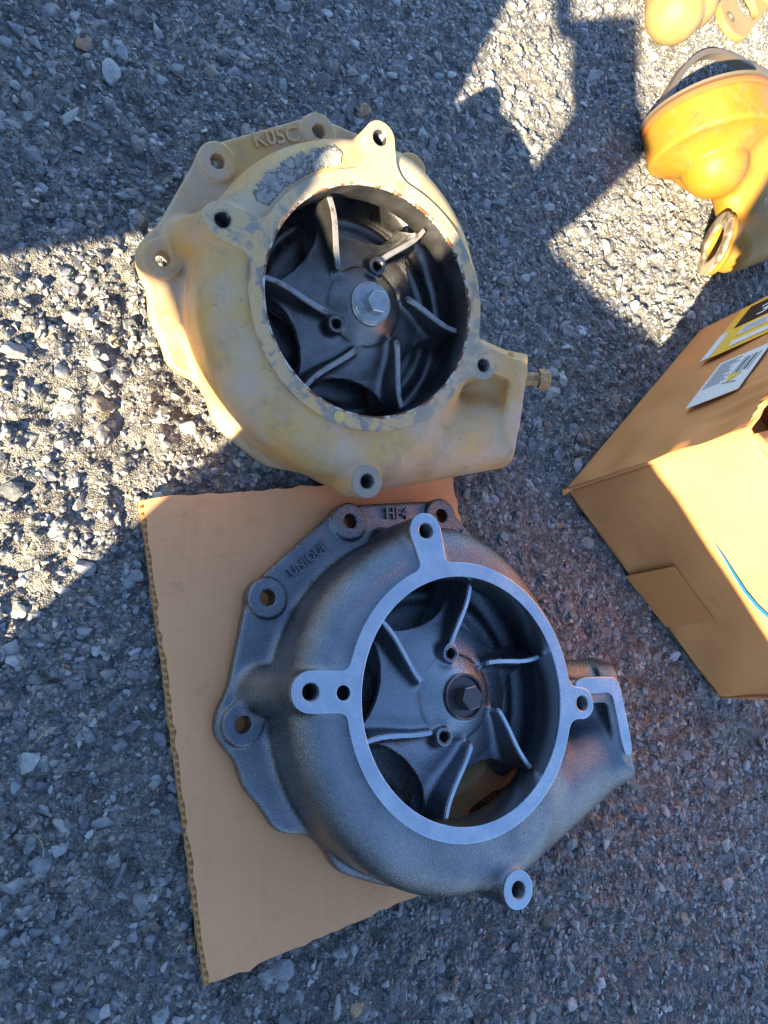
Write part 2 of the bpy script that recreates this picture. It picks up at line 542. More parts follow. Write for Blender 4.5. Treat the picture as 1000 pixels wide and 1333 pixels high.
def covered(x, y, pad=.006):
    p = np.stack([x - s_tl[0], y - s_tl[1]], -1)
    a_, b_ = p @ su[:2], p @ sv[:2]
    ins = (a_ > pad) & (a_ < SHL - pad) & (b_ > pad) & (b_ < SHW - pad)
    p = np.stack([x - b0[0], y - b0[1]], -1)
    a_, b_ = p @ ba[:2], p @ bn[:2]
    return ins | ((a_ > -.004) & (a_ < BLA) & (b_ > -.004) & (b_ < BLB))


def ico(sub):
    bm = bmesh.new(); bmesh.ops.create_icosphere(bm, subdivisions=sub, radius=1)
    V = np.array([v.co[:] for v in bm.verts], np.float32); F = np.array([[v.index for v in f.verts] for f in bm.faces], np.int32)
    bm.free(); return V, F


def stone_field(name, count, rmin, rmax, power, sub, embed, label, seed, clump=0.0):
    r = np.random.default_rng(seed)
    V0, F0 = ico(sub)
    proto = []
    for k in range(14):                                    # angular pebbles: cut a lumpy ball with random planes
        V = V0 * (1 + .12 * r.standard_normal((len(V0), 1)).astype(np.float32) * (.6 if sub > 1 else .9))
        for q in range(9):
            n = r.standard_normal(3); n /= np.linalg.norm(n); dcut = r.uniform(.45, .82)
            ov = np.maximum(V @ n - dcut, 0); V = V - ov[:, None] * n
        proto.append(V.astype(np.float32))
    x = r.uniform(GX0, GX1, count * 3); y = r.uniform(GY0, GY1, count * 3)
    # keep to a margin round the view and off the sheet and box
    keep = ~covered(x, y)
    rel = np.stack([x, y, np.zeros_like(x) - CAM_H], -1) @ CAMR
    u_, v_ = CX + FPX * rel[:, 0] / rel[:, 2], CY + FPX * rel[:, 1] / rel[:, 2]
    keep &= (rel[:, 2] > 0) & (u_ > -90) & (u_ < 1090) & (v_ > -110) & (v_ < 1430)
    if clump: keep &= (value_noise(x, y, .07, seed + 5) + .5 + r.uniform(-.3, .3, len(x))) > clump
    x, y = x[keep][:count], y[keep][:count]
    n = len(x)
    s = rmin * (rmax / rmin) ** (r.random(n) ** power)
    sz = s[:, None] * np.stack([r.uniform(.8, 1.3, n), r.uniform(.65, 1.0, n), r.uniform(.45, .8, n)], 1)
    yaw = r.uniform(0, 2 * np.pi, n); tl = r.normal(0, .3, (n, 2))
    cz, sn = np.cos(yaw), np.sin(yaw)
    zc = ground_h(x, y) + sz[:, 2] * r.uniform(embed[0], embed[1], n)
    kind = r.integers(0, len(proto), n)
    pal = np.array([(.22, .235, .26), (.28, .295, .32), (.13, .14, .16), (.38, .39, .40), (.27, .27, .265), (.52, .53, .53), (.32, .26, .20), (.17, .19, .225), (.46, .28, .16)])
    pr = np.array([.2, .18, .15, .14, .12, .08, .03, .09, .012]); pr /= pr.sum()
    tint = pal[r.choice(len(pal), n, p=pr)] * r.uniform(.62, 1.08, (n, 1))
    nv = len(V0)
    out = np.empty((n, nv, 3), np.float32)
    for k in range(len(proto)):
        mk = np.nonzero(kind == k)[0]
        if not len(mk): continue
        Q = proto[k][None] * sz[mk][:, None, :]
        Q[..., 2] += Q[..., 0] * tl[mk, 0][:, None] + Q[..., 1] * tl[mk, 1][:, None]
        X_ = Q[..., 0] * cz[mk][:, None] - Q[..., 1] * sn[mk][:, None]
        Y_ = Q[..., 0] * sn[mk][:, None] + Q[..., 1] * cz[mk][:, None]
        out[mk, :, 0] = X_ + x[mk][:, None]; out[mk, :, 1] = Y_ + y[mk][:, None]; out[mk, :, 2] = Q[..., 2] + zc[mk][:, None]
    F = (F0[None] + (np.arange(n) * nv)[:, None, None]).reshape(-1, 3)
    me = np_mesh(out.reshape(-1, 3), F, smooth=False)
    at = me.attributes.new("tint", 'FLOAT_COLOR', 'POINT')
    cc = np.ones((n, nv, 4), np.float32); cc[..., :3] = tint[:, None, :]
    at.data.foreach_set('color', cc.ravel())
    return tag(link(name, me, M_STONE), label, "gravel", kind='stuff')


stone_field("coarse_aggregate", 9000, .0045, .0150, 2.3, 2, (-.48, .20), "coarse angular grey stones bedded in the asphalt", 11, .12)
stone_field("medium_aggregate", 42000, .0024, .0062, 1.3, 1, (-.25, .42), "medium grey and beige stones bedded in the asphalt", 12, .30)
stone_field("fine_grit", 34000, .0009, .0026, 1.0, 1, (0.0, .8), "fine grit scattered over the asphalt", 13, .1)
M_STRAW = flat("dry_straw", (.42, .34, .22), .7)
r = np.random.default_rng(31); V = []; F = []
for i in range(60):
    px, py = r.uniform(0, 1000), r.uniform(0, 1333); p = P(px, py, 0)
    if covered(np.array([p[0]]), np.array([p[1]]), -.01)[0]: continue
    a = r.uniform(0, 6.28); L = r.uniform(.006, .030); bend = r.normal(0, .5); w = r.uniform(.0003, .0006); z0 = .007 + r.uniform(0, .004); tilt = r.normal(0, .12)
    b = len(V); q = p.copy()
    for k in range(6):
        aa = a + bend * k / 5; q = q + np.array([math.cos(aa), math.sin(aa), 0]) * L / 5
        nn = np.array([-math.sin(aa), math.cos(aa), 0]) * w; z = z0 + tilt * L * k / 5
        V += [(q[0] + nn[0], q[1] + nn[1], z), (q[0] - nn[0], q[1] - nn[1], z), (q[0], q[1], z + w * 1.5)]
    for k in range(5):
        c_ = b + 3 * k
        F += [(c_, c_ + 3, c_ + 5, c_ + 2), (c_ + 2, c_ + 5, c_ + 4, c_ + 1), (c_ + 1, c_ + 4, c_ + 3, c_)]
tag(link("dry_straw", mesh_from(V, F), M_STRAW), "bits of dry straw lying on the asphalt", "straw", kind='stuff')

# ------------------------------------------------------------------ pump castings
BOSS = [(.032, .228), (-.101, .206), (-.202, .107), (-.224, -.028)]
L_LUG, T_LUG, R_LUG, B_LUG = (-.189, .006), (-.053, .181), (.167, -.009), (.058, -.201)
OUT_A, OUT_B = (.085, -.150, -.062), (.275, -.050, -.060)


def outer_r(th):
    return np.interp(np.mod(th, 360), [0, 45, 90, 130, 180, 230, 270, 300, 330, 360], [.166, .172, .196, .194, .199, .202, .208, .205, .170, .166]).astype(np.float32)


def housing_sdf(x, y, z):
    r = np.sqrt(x * x + y * y); th = np.degrees(np.arctan2(y, x))
    Ro = outer_r(th)
    body = rbox2(r, z + .0595, Ro, .0555, .034)
    d = body
    # outlet pipe
    # outlet flange, leaning back, with a squared upper edge
    n = np.array([.845, .135, .517]); n /= np.linalg.norm(n)
    tt = np.array([-.158, .987, 0.0]); tt /= np.linalg.norm(tt); uu = np.cross(n, tt)
    c0 = np.array([.262, -.030, -.058])
    pn = (x - c0[0]) * n[0] + (y - c0[1]) * n[1] + (z - c0[2]) * n[2]
    pt = (x - c0[0]) * tt[0] + (y - c0[1]) * tt[1] + (z - c0[2]) * tt[2]
    pu = (x - c0[0]) * uu[0] + (y - c0[1]) * uu[1] + (z - c0[2]) * uu[2]
    pipe = smin(cap3(x, y, z, OUT_A, OUT_B, .052, .053), cap3(x, y, z, (.15, .008, -.062), (.26, .012, -.060), .034, .036), .03)
    d = smin(d, np.maximum(pipe, pn), .02)
    fl2 = rbox2(pt, pu, .072, .064, .034)
    w = np.abs(pn) - .009
    fl = np.minimum(np.maximum(fl2, w), 0) + np.sqrt(np.maximum(fl2, 0) ** 2 + np.maximum(w, 0) ** 2) - .002
    d = smin(d, fl, .012)
    # rib from the right lug to the outlet flange
    d = smin(d, slab(cap2(x, y, (.160, .004), (.222, .006), .015), z, -.1, -.003, .003), .006)
    d = smin(d, slab(cap2(x, y, (.224, .006), (.238, -.062), .008), z, -.07, -.003, .003), .010)
    # mounting flange
    r2 = np.sqrt(x * x + (y + .004) ** 2)
    f2 = r2 - .2
    for a, b in zip(BOSS[:-1], BOSS[1:]):
        f2 = np.minimum(f2, cap2(x, y, a, b, .0215))
        f2 = np.minimum(f2, cap2(x, y, (a[0] * .9, a[1] * .9), (b[0] * .9, b[1] * .9), .022))
    f2 = smin(f2, cap2(x, y, BOSS[-1], (-.196, -.075), .0205), .03)
    f2 = smin(f2, cap2(x, y, (-.190, -.08), (-.168, -.118), .022), .03)
    f2 = smin(f2, cap2(x, y, (-.09, -.165), (-.03, -.185), .024), .02)
    f2 = np.minimum(f2, cap2(x, y, BOSS[0], (.125, .146), .0215))
    f2 = np.minimum(f2, cap2(x, y, (.02, .20), (.10, .13), .022))
    flange = slab(f2, z, -.1185, -.101, .0035)
    d = smin(d, flange, .016)
    # seat under the flange
    d = np.minimum(d, slab(r - .165, z, -.1265, -.112, .002))
    # bolt bosses
    for bx, by in BOSS: d = smin(d, slab(np.sqrt((x - bx) ** 2 + (y - by) ** 2) - .0232, z, -.117, -.0942, .0015), .003)
    # lugs
    d = smin(d, slab(cap2(x, y, (-.190, .006), (-.15, .006), .0200), z, -.11, -.0025, .003), .008)
    d = smin(d, cap3(x, y, z, (-.188, .006, -.03), (-.205, .006, -.10), .0195, .026), .010)
    d = smin(d, slab(cap2(x, y, T_LUG, (-.045, .15), .0190), z, -.11, -.0025, .003), .008)
    d = smin(d, slab(cap2(x, y, R_LUG, (.14, -.008), .0180), z, -.11, -.0025, .003), .008)
    d = smin(d, cap3(x, y, z, (B_LUG[0], B_LUG[1], -.02), (.050, -.178, -.10), .0165, .030), .018)
    d = smin(d, slab(np.sqrt((x - B_LUG[0]) ** 2 + (y - B_LUG[1]) ** 2) - .0195, z, -.06, -.0025, .002), .006)
    d = np.maximum(d, z + .0028)
    # waterways
    cav = slab(r - (Ro - .022), z, -.094, -.043, .018)
    cav = smin(cav, cap3(x, y, z, OUT_A, (.40, .016, -.056), .041, .041), .012)
    cav = np.minimum(cav, slab(r - .1345, z, -.06, .03))
    floor_ridge = np.sqrt((r - .121) ** 2 + (z + .094) ** 2) - .0055
    d = smax(d, -cav, .003)
    d = smin(d, floor_ridge, .014)
    # holes
    for bx, by in BOSS: d = np.maximum(d, .0085 - np.sqrt((x - bx) ** 2 + (y - by) ** 2))
    for (bx, by), q in ((L_LUG, .0105), (T_LUG, .0105), (R_LUG, .0105), (B_LUG, .0105), ((-.1535, .005), .009)):
        d = np.maximum(d, np.minimum(q - np.sqrt((x - bx) ** 2 + (y - by) ** 2), z + .045))
    return d


VANE_PH = 21.0


def impeller_sdf(x, y, z):
    r = np.sqrt(x * x + y * y)
    top = np.interp(r, [0, .026, .05, .085, .13], [-.012, -.014, -.031, -.049, -.063]).astype(np.float32)
    star = r - .128
    for k in range(6):
        a = rad(VANE_PH + 30 + 60 * k)
        star = smax(star, .103 - np.sqrt((x - .189 * math.cos(a)) ** 2 + (y - .189 * math.sin(a)) ** 2), .002)
    d = np.maximum(np.maximum(z - top, -(z - top) - .007), star)
    d = smin(d, np.maximum(r - .045, np.maximum(z - top, -.09 - z)), .004)
    for k in range(6):
        v = vane2d(x, y, k)
        h_top = np.interp(r, [0, .056, .128], [-.0155, -.0155, -.0195]).astype(np.float32)
        lean = v - .0014
        lean = (lean - .013 * np.clip((h_top - z) / .052, 0, 1) ** 3) * .9
        vv = np.maximum(np.maximum(lean, z - h_top), -.075 - z)
        d = smin(d, vv, .010)
        d = np.maximum(d, z - np.maximum(h_top, top + .002))
    for a in (105, -119):
        cx, cy = .0485 * math.cos(rad(a)), .0485 * math.sin(rad(a))
        q = np.sqrt((x - cx) ** 2 + (y - cy) ** 2)
        d = smin(d, slab(q - .0105, z, -.06, -.0135, .001), .006)
        d = np.maximum(d, np.minimum(.0062 - q, z + .04))
    return d


def vane_pts(k, n=13):
    out = []
    for i in range(n):
        t_ = i / (n - 1)
        rr = .127 + (.055 - .127) * t_
        off = 22.0 * ((.128 - rr) / .073) ** 2.2
        a = rad(VANE_PH + 60 * k + off)
        out.append((rr * math.cos(a), rr * math.sin(a)))
    return out


def vane2d(x, y, k):
    p = vane_pts(k); d = None
    for a, b in zip(p[:-1], p[1:]):
        q = cap2(x, y, a, b, 0.0018)
        d = q if d is None else np.minimum(d, q)
    return d


HOUSING = sdf_mesh(housing_sdf, (-.262, -.250, -.132), (.330, .262, .006), .0021)
IMPELLER = sdf_mesh(impeller_sdf, (-.134, -.134, -.092), (.134, .134, -.004), .0014)


def polar_outline(fn, n=2400):
    a = np.linspace(0, 2 * np.pi, n, endpoint=False)
    rr = np.arange(.26, .13, -.0004)
    X = rr[None] * np.cos(a)[:, None]; Y = rr[None] * np.sin(a)[:, None]
    ins = fn(X, Y) < 0
    i = ins.argmax(1)
    R_ = rr[i]
    pts = np.stack([R_ * np.cos(a), R_ * np.sin(a)], 1)
    # resample by arc length, then smooth the sampling steps
    q = np.concatenate([pts, pts[:1]]); L = np.r_[0, np.cumsum(np.linalg.norm(np.diff(q, axis=0), axis=1))]
    s = np.linspace(0, L[-1], 700, endpoint=False)
    q = np.stack([np.interp(s, L, q[:, 0]), np.interp(s, L, q[:, 1])], 1)
    for _ in range(3): q = .5 * q + .25 * (np.roll(q, 1, 0) + np.roll(q, -1, 0))
    return q


def face2d_new(x, y):
    r = np.sqrt(x * x + y * y); d = r - .1492
    d = smin(d, cap2(x, y, L_LUG, (-.14, .006), .0205), .010)
    d = smin(d, cap2(x, y, T_LUG, (-.048, .155), .0135), .020)
    d = smin(d, cap2(x, y, T_LUG, (-.052, .178), .0200), .012)
    d = smin(d, cap2(x, y, R_LUG, (.14, -.008), .0185), .014)
    return d


def face2d_old(x, y):
    r = np.sqrt(x * x + y * y); d = r - .1500
    d = smin(d, cap2(x, y, L_LUG, (-.135, .004), .0195), .016)
    d = smin(d, cap2(x, y, T_LUG, (-.040, .15), .0195), .024)
    d = smin(d, cap2(x, y, R_LUG, (.14, -.008), .0185), .022)
    return d


def thread_mesh(r, depth, turns=7):
    prof = [(r + .0012, 0.0002)]
    for i in range(turns):
        z0 = -.0008 - depth * i / turns
        prof += [(r * .90, z0 - depth / turns * .25), (r * 1.04, z0 - depth / turns * .75)]
    prof += [(r * .9, -depth - .002), (0, -depth - .002)]
    me = lathe(prof, 28)
    me.polygons.foreach_set('use_smooth', np.zeros(len(me.polygons), bool))
    return me


def hex_bolt(af, h, chamfer=.0012):
    bm = bmesh.new()
    R_ = af / math.sqrt(3)
    rows = []
    for rr, z in ((R_, 0), (R_, h - chamfer), (R_ - chamfer * 1.3, h)):
        rows.append([bm.verts.new((rr * math.cos(rad(60 * i)), rr * math.sin(rad(60 * i)), z)) for i in range(6)])
    for a, b in zip(rows[:-1], rows[1:]):
        for i in range(6): bm.faces.new((a[i], a[(i + 1) % 6], b[(i + 1) % 6], b[i]))
    bm.faces.new(rows[-1])
    me = bpy.data.meshes.new("hex"); bm.to_mesh(me); bm.free()
    return me


def strip_mesh(pts, w0, w1, z, zt, h=.0007):
    """raised narrow land following points"""
    V = []; F = []
    n = len(pts)
    for i, p in enumerate(pts):
        a = np.array(pts[max(i - 1, 0)]); b = np.array(pts[min(i + 1, n - 1)])
        t_ = (b - a) / np.linalg.norm(b - a); nn = np.array([-t_[1], t_[0]])
        w = w0 + (w1 - w0) * i / (n - 1)
        zz = z + (zt - z) * i / (n - 1)
        for s, hh in ((-1, -h * 2), (-.75, h), (.75, h), (1, -h * 2)):
            q = np.array(p) + nn * w / 2 * s
            V.append((q[0], q[1], zz + hh))
    for i in range(n - 1):
        for j in range(3): F.append((i * 4 + j, (i + 1) * 4 + j, (i + 1) * 4 + j + 1, i * 4 + j + 1))
    F.append((3, 2, 1, 0)); F.append(tuple((n - 1) * 4 + j for j in range(4)))
    me = mesh_from(V, F)
    bm = bmesh.new(); bm.from_mesh(me); bmesh.ops.recalc_face_normals(bm, faces=bm.faces); bm.to_mesh(me); bm.free()
    return me


def smooth_loop(pts, it=2):
    q = np.array(pts, float)
    for _ in range(it):
        a = q * .75 + np.roll(q, -1, 0) * .25; b = q * .25 + np.roll(q, -1, 0) * .75
        q = np.stack([a, b], 1).reshape(-1, 2)
    return [tuple(v) for v in q]


def build_pump(root, new):
    mats = dict(body=M_IRON, face=M_FACE, lug=M_FACE, bore=M_BORE, imp=M_IMP, edge=M_FACE, bolt=M_BOLT, wash=M_BOLT) if new else \
        dict(body=M_PAINT, face=M_PAINT_FACE, lug=M_PAINT_RAW, bore=M_OILY, imp=M_OILY, edge=M_WORN, bolt=M_ZINC, wash=M_ZINC)
    h_ = link("housing", HOUSING.copy(), mats['body'], root)
    h_.data.materials.append(M_IRON if new else mats['imp'])                       # unpainted water passages
    n_ = len(h_.data.polygons); ctr = np.zeros(n_ * 3, np.float32); h_.data.polygons.foreach_get('center', ctr); ctr = ctr.reshape(-1, 3)
    ins = (np.hypot(ctr[:, 0], ctr[:, 1]) < outer_r(np.degrees(np.arctan2(ctr[:, 1], ctr[:, 0]))) - .011) & (ctr[:, 2] < -.0425) & (ctr[:, 2] > -.0985)
    if new: h_.data.materials.append(M_BOUNCE)                     # outlet passage wall, box's warm bounce light put into its colour
    mi = ins.astype(np.int32)
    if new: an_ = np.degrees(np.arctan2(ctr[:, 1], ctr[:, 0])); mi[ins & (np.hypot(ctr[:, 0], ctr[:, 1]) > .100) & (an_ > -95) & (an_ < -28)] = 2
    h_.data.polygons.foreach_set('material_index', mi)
    hr = .0092
    holes = [circle(0, 0, .1328, 160), circle(*L_LUG, hr), circle(*T_LUG, hr), circle(*R_LUG, hr)]
    if new: holes.append(circle(-.1535, .005, .0075))
    f = link("face_ring", sharpen(plate(polar_outline(face2d_new if new else face2d_old), holes, 0.0, .005, .0006)), mats['face'], root)
    link("face_pad", sharpen(plate(circle(*B_LUG, .0195), [circle(*B_LUG, hr)], 0.0, .004, .0005)), mats['lug'], root)
    if new:
        arm = smooth_loop([(.158, .0165), (.172, .0215), (.205, .0225), (.232, .0215), (.240, -.02), (.2475, -.067), (.240, -.073), (.2315, -.068), (.224, -.02), (.219, .0035), (.200, .0030), (.183, .002), (.160, .004)])
        link("outlet_land", sharpen(plate(arm, [], -.0004, .0045, .0005)), mats['face'], root)
    link("bore", lathe([(.1334, -.0015), (.1328, -.003), (.1328, -.030), (.1318, -.044), (.1345, -.0455)], 128), mats['bore'], root)
    # impeller with its vane edges, centre bolt and tapped holes
    imp = link("impeller", IMPELLER.copy(), mats['imp'], root)
    imp.rotation_euler.z = 0 if new else rad(-10.5)
    vm = None
    for k in range(6):
        if vm is None: vm = strip_mesh(vane_pts(0, 15), .0062 if not new else .0050, .0076 if not new else .0060, -.0193, -.0153)
        e = link("vane_edge", vm, mats['edge'], imp); e.rotation_euler.z = rad(60 * k)
    tm = thread_mesh(.0062, .022, 6)
    for a in (105, -119):
        e = link("threaded_hole", tm, M_THREAD, imp); e.location = (.0485 * math.cos(rad(a)), .0485 * math.sin(rad(a)), -.0132)
    w = link("washer", sharpen(lathe([(.0, -.020), (.0255, -.020), (.0255, -.0075), (.0240, -.0058), (.0228, -.0062), (.0215, -.0100 if new else -.0046), (.012, -.0105 if new else -.0040), (0, -.0105 if new else -.0040)], 56), 30), mats['wash'], imp)
    if not new: w['label'] = "light zinc grey washer under the centre bolt"
    b = link("centre_bolt", hex_bolt(.024, .017), mats['bolt'], imp)
    b.location = (0.001, -.001, -.0102 if new else -.0042); b.rotation_euler.z = rad(12 if new else 25)
    # threads in the lugs
    t2 = thread_mesh(.0090, .026, 8)
    for q in (L_LUG, T_LUG, R_LUG, B_LUG):
        e = link("threaded_hole", t2, M_THREAD if new else M_OILY, root); e.location = (q[0], q[1], 0)
    return imp


def put_text(s, size, root, mat, pos, ang, depth=.0034, name="cast_lettering"):
    me = text_mesh(s, size, depth, .0004)
    o = link(name, me, mat, root)
    o.location = pos; o.rotation_euler.z = rad(ang)
    return o


SHEET_TOP = 0.0125
# new pump, flat on the sheet
NC = np.array([.4746, -.0139, .14])
new_root = empty("water_pump", Matrix.Translation(NC))
tag(new_root, "new bare grey cast iron pump with shiny machined ring, lying on the cardboard sheet", "pump", "water pumps laid out for comparison")
build_pump(new_root, True)
put_text("UNIQUE", .0155, new_root, M_IRON, (-.154, .155, -.0986), 41)
put_text("HF4", .020, new_root, M_IRON, (-.034, .2235, -.0988), 6)
put_text("161-72", .020, new_root, M_IRON, (.083, .193, -.0988), -41)

# old pump, tilted back on the asphalt
OT = np.array([.3539, .4324, .1412]); ov = Vector((.2562, .0098, -.1868))
OS = 0.962
ot = np.array([0, 0, CAM_H]) + (OT - np.array([0, 0, CAM_H])) * OS
old_root = empty("water_pump", Matrix.Translation(ot) @ Matrix.Rotation(ov.length, 4, ov.normalized()) @ Matrix.Scale(OS, 4))
tag(old_root, "worn cream painted pump with oily black impeller, tilted on the bare asphalt", "pump", "water pumps laid out for comparison")
build_pump(old_root, False)
put_text("K05C", .026, old_root, M_PAINT, (-.147, .172, -.0985), 38, .0026)
r = np.random.default_rng(21)
V = []; F = []; na, nr = 120, 12
lo_e = .1515 + .004 * np.convolve(r.random(na + 9), np.ones(4) / 4, 'same')[:na + 1]
hi_e = .173 + .012 * np.convolve(r.random(na + 9), np.ones(3) / 3, 'same')[:na + 1]
for i in range(na + 1):
    a = rad(122 + 43 * i / na); tp_ = min(1, i / 6, (na - i) / 6)
    for j in range(nr + 1):
        mid_ = (lo_e[i] + hi_e[i]) / 2; rr = mid_ + (lo_e[i] + (hi_e[i] - lo_e[i]) * j / nr - mid_) * max(tp_, .05)
        zz = -.038 + math.sqrt(max(.0342 ** 2 - max(rr - .1605, 0) ** 2, 0)) + (.0017 if 0 < j < nr and 0 < i < na else -.001) + r.normal(0, .00025)
        V.append((rr * math.cos(a), rr * math.sin(a), zz))
for i in range(na):
    for j in range(nr): F.append((i * (nr + 1) + j, i * (nr + 1) + j + 1, (i + 1) * (nr + 1) + j + 1, (i + 1) * (nr + 1) + j))
link("gasket_residue", mesh_from(V, F), M_CRUST, old_root)
V = []; F = []; na = 220; r = np.random.default_rng(9)
w_ = .0008 + .0016 * np.abs(np.convolve(r.normal(0, 1, na + 8), np.ones(5) / 5, 'same')[:na])
for i in range(na):
    a = 2 * math.pi * i / na
    for rr, zz in ((.1322, -.0022), (.1324, .0007), (.1330 + w_[i], .0006), (.1333 + w_[i], -.0002)): V.append((rr * math.cos(a), rr * math.sin(a), zz))
for i in range(na):
    for j in range(3): F.append((4 * i + j, 4 * i + j + 1, 4 * ((i + 1) % na) + j + 1, 4 * ((i + 1) % na) + j))
link("rusty_rim", mesh_from(V, F), M_RIM, old_root)
for a, rr in ((95, .141), (-90, .1415)):
    o = link("yellow_plug", lathe([(.0066, -.002), (.0066, .0003), (.006, .0007), (0, .0007)], 24), M_PLUG, old_root); o.location = (rr * math.cos(rad(a)), rr * math.sin(rad(a)), 0)
link("drive_hub", sharpen(lathe([(.0, -.120), (.05, -.120), (.05, -.150), (.038, -.152), (.038, -.172), (0, -.172)], 48)), M_OILY, old_root)
pl = link("outlet_plug", hex_bolt(.025, .016, .002), M_RUST, old_root)
nrm = Vector((.86, .28, .42)).normalized()
plm = Matrix.Translation(Vector((.286, .026, -.044))) @ nrm.to_track_quat('Z', 'Y').to_matrix().to_4x4()
sh = lathe([(.0098, -.028)] + [(.0098 if i % 2 else .0087, -.026 + .0035 * i) for i in range(8)] + [(.0088, .001)], 24)
st = link("plug_thread", sh, M_RUST, old_root)
pl.matrix_local = plm; st.matrix_local = plm.copy()

# ------------------------------------------------------------------ cardboard sheet
sheet = empty("cardboard_sheet", Matrix.Translation(s_tl))
tag(sheet, "flat tan corrugated cardboard sheet under the new grey pump", "cardboard")


def sheet_pt(a, b, z):
    return (su * a + sv * b) + np.array([0, 0, z])


def liner(z0, z1, amp, seed, inset=0.0, jit=.0006):
    na, nb_ = 60, 40
    V = []
    r = np.random.default_rng(seed)
    ja = r.normal(0, jit, (nb_ + 1, 2)); jb = r.normal(0, jit, (na + 1, 2))
    for z in (z1, z0):
        for i in range(na + 1):
            for j in range(nb_ + 1):
                a, b = SHL * i / na, inset + (SHW - inset) * j / nb_
                if i == 0: a += ja[j, 0]
                if i == na: a += ja[j, 1]
                if j == 0: b += jb[i, 0]
                if j == nb_: b += jb[i, 1]
                w = amp * (math.sin(a * 9 + 1) * math.cos(b * 7))
                V.append(sheet_pt(a, b, z + w))
    F = []; N = (na + 1) * (nb_ + 1); id_ = lambda i, j: i * (nb_ + 1) + j
    for i in range(na):
        for j in range(nb_):
            F.append((id_(i, j), id_(i + 1, j), id_(i + 1, j + 1), id_(i, j + 1)))
            F.append((N + id_(i, j), N + id_(i, j + 1), N + id_(i + 1, j + 1), N + id_(i + 1, j)))
    for i in range(na):
        for j in (0, nb_):
            F.append((id_(i, j), id_(i + 1, j), N + id_(i + 1, j), N + id_(i, j)))
    for j in range(nb_):
        for i in (0, na):
            F.append((id_(i, j), id_(i, j + 1), N + id_(i, j + 1), N + id_(i, j)))
    me = mesh_from(V, F)
    bm = bmesh.new(); bm.from_mesh(me); bmesh.ops.recalc_face_normals(bm, faces=bm.faces); bm.to_mesh(me); bm.free()
    return me


link("top_liner", liner(SHEET_TOP - .0008, SHEET_TOP, .0008, 3, .0044, .0010), M_SHEET, sheet, True).data.shade_flat()
link("bottom_liner", liner(SHEET_TOP - .0062, SHEET_TOP - .0054, .0008, 4), M_FLUTE, sheet)
nw = int(SHL / .0082); V = []; F = []
steps = nw * 8
for i in range(steps + 1):
    a = SHL * i / steps
    for b in (.0006, SHW - .0006):
        for dz in (.0, .0006):
            V.append(sheet_pt(a, b, SHEET_TOP - .0034 + .0019 * math.sin(2 * math.pi * i / 8) + dz + .0008 * math.sin(a * 9 + 1) * math.cos(b * 7)))
for i in range(steps):
    k = i * 4
    F += [(k, k + 4, k + 6, k + 2), (k + 1, k + 3, k + 7, k + 5), (k, k + 1, k + 5, k + 4), (k + 2, k + 6, k + 7, k + 3)]
link("fluting", mesh_from(V, F), M_FLUTE, sheet)

# ------------------------------------------------------------------ cardboard box
box = empty("cardboard_box", Matrix(((ba[0], bn[0], 0, b0[0]), (ba[1], bn[1], 0, b0[1]), (0, 0, 1, 0), (0, 0, 0, 1))))
tag(box, "large brown cardboard box with labels on one side and a torn open top", "box")
BH, TH = .308, .0045


def wall(nu, nv, fn, mat, name, parent):
    """thick sheet: fn(u, v) -> (outer point, inner point)"""
    V = []; F = []
    for s in (0, 1):
        for i in range(nu + 1):
            for j in range(nv + 1): V.append(fn(i / nu, j / nv)[s])
    N = (nu + 1) * (nv + 1); q = lambda i, j: i * (nv + 1) + j
    for i in range(nu):
        for j in range(nv):
            F.append((q(i, j), q(i + 1, j), q(i + 1, j + 1), q(i, j + 1))); F.append((N + q(i, j), N + q(i, j + 1), N + q(i + 1, j + 1), N + q(i + 1, j)))
    for i in range(nu):
        for j in (0, nv): F.append((q(i, j), q(i + 1, j), N + q(i + 1, j), N + q(i, j)))
    for j in range(nv):
        for i in (0, nu): F.append((q(i, j), q(i, j + 1), N + q(i, j + 1), N + q(i, j)))
    me = mesh_from(V, F)
    bm = bmesh.new(); bm.from_mesh(me); bmesh.ops.recalc_face_normals(bm, faces=bm.faces); bm.to_mesh(me); bm.free()
    return link(name, me, mat, parent, True)


def dent(a, z, k):
    # soft dents and buckling of a used box, strongest near the corner and top
    return .0022 * math.sin(a * 17 + k) * math.sin(z * 21 + k * 2) + .0016 * math.sin(a * 41 + z * 33 + k)


def wall_a(u, v):
    a, z = BLA * u, BH * v
    crumple = .004 * math.exp(-(a / .06) ** 2) * math.sin(z * 70) + .003 * math.exp(-((a - .10) / .05) ** 2) * math.exp(-((z - .27) / .05) ** 2) * math.sin(a * 160)
    o = dent(a, z, 0) * min(1, z / .03) * min(1, a / .03) + crumple * min(1, a / .02)
    zz = z + .003 + .0015 * math.sin(a * 60)*v
    return (a, -o, zz), (a, -o + TH, zz)


def wall_b(u, v):
    b, z = BLB * u, BH * v
    o = dent(b, z, 3) * min(1, z / .03) * min(1, b / .03)
    rl = .006 * math.exp(-(b / .012) ** 2)
    return (-o - .0 + rl * .6, b + .0046, z + .003), (-o + TH + rl * .6, b + .0046, z + .003)


wall(90, 50, wall_a, M_BOX, "side_panel", box)
wall(70, 50, wall_b, M_BOX, "side_panel", box)
wall(4, 4, lambda u, v: ((BLA, BLB * u, BH * v), (BLA - TH, BLB * u, BH * v)), M_BOX, "side_panel", box)
wall(4, 4, lambda u, v: ((BLA * u, BLB + .01, BH * v), (BLA * u, BLB + .01 - TH, BH * v)), M_BOX, "side_panel", box)
wall(4, 4, lambda u, v: ((BLA * u, BLB * v, .004), (BLA * u, BLB * v, .008)), M_BOX, "bottom_panel", box)
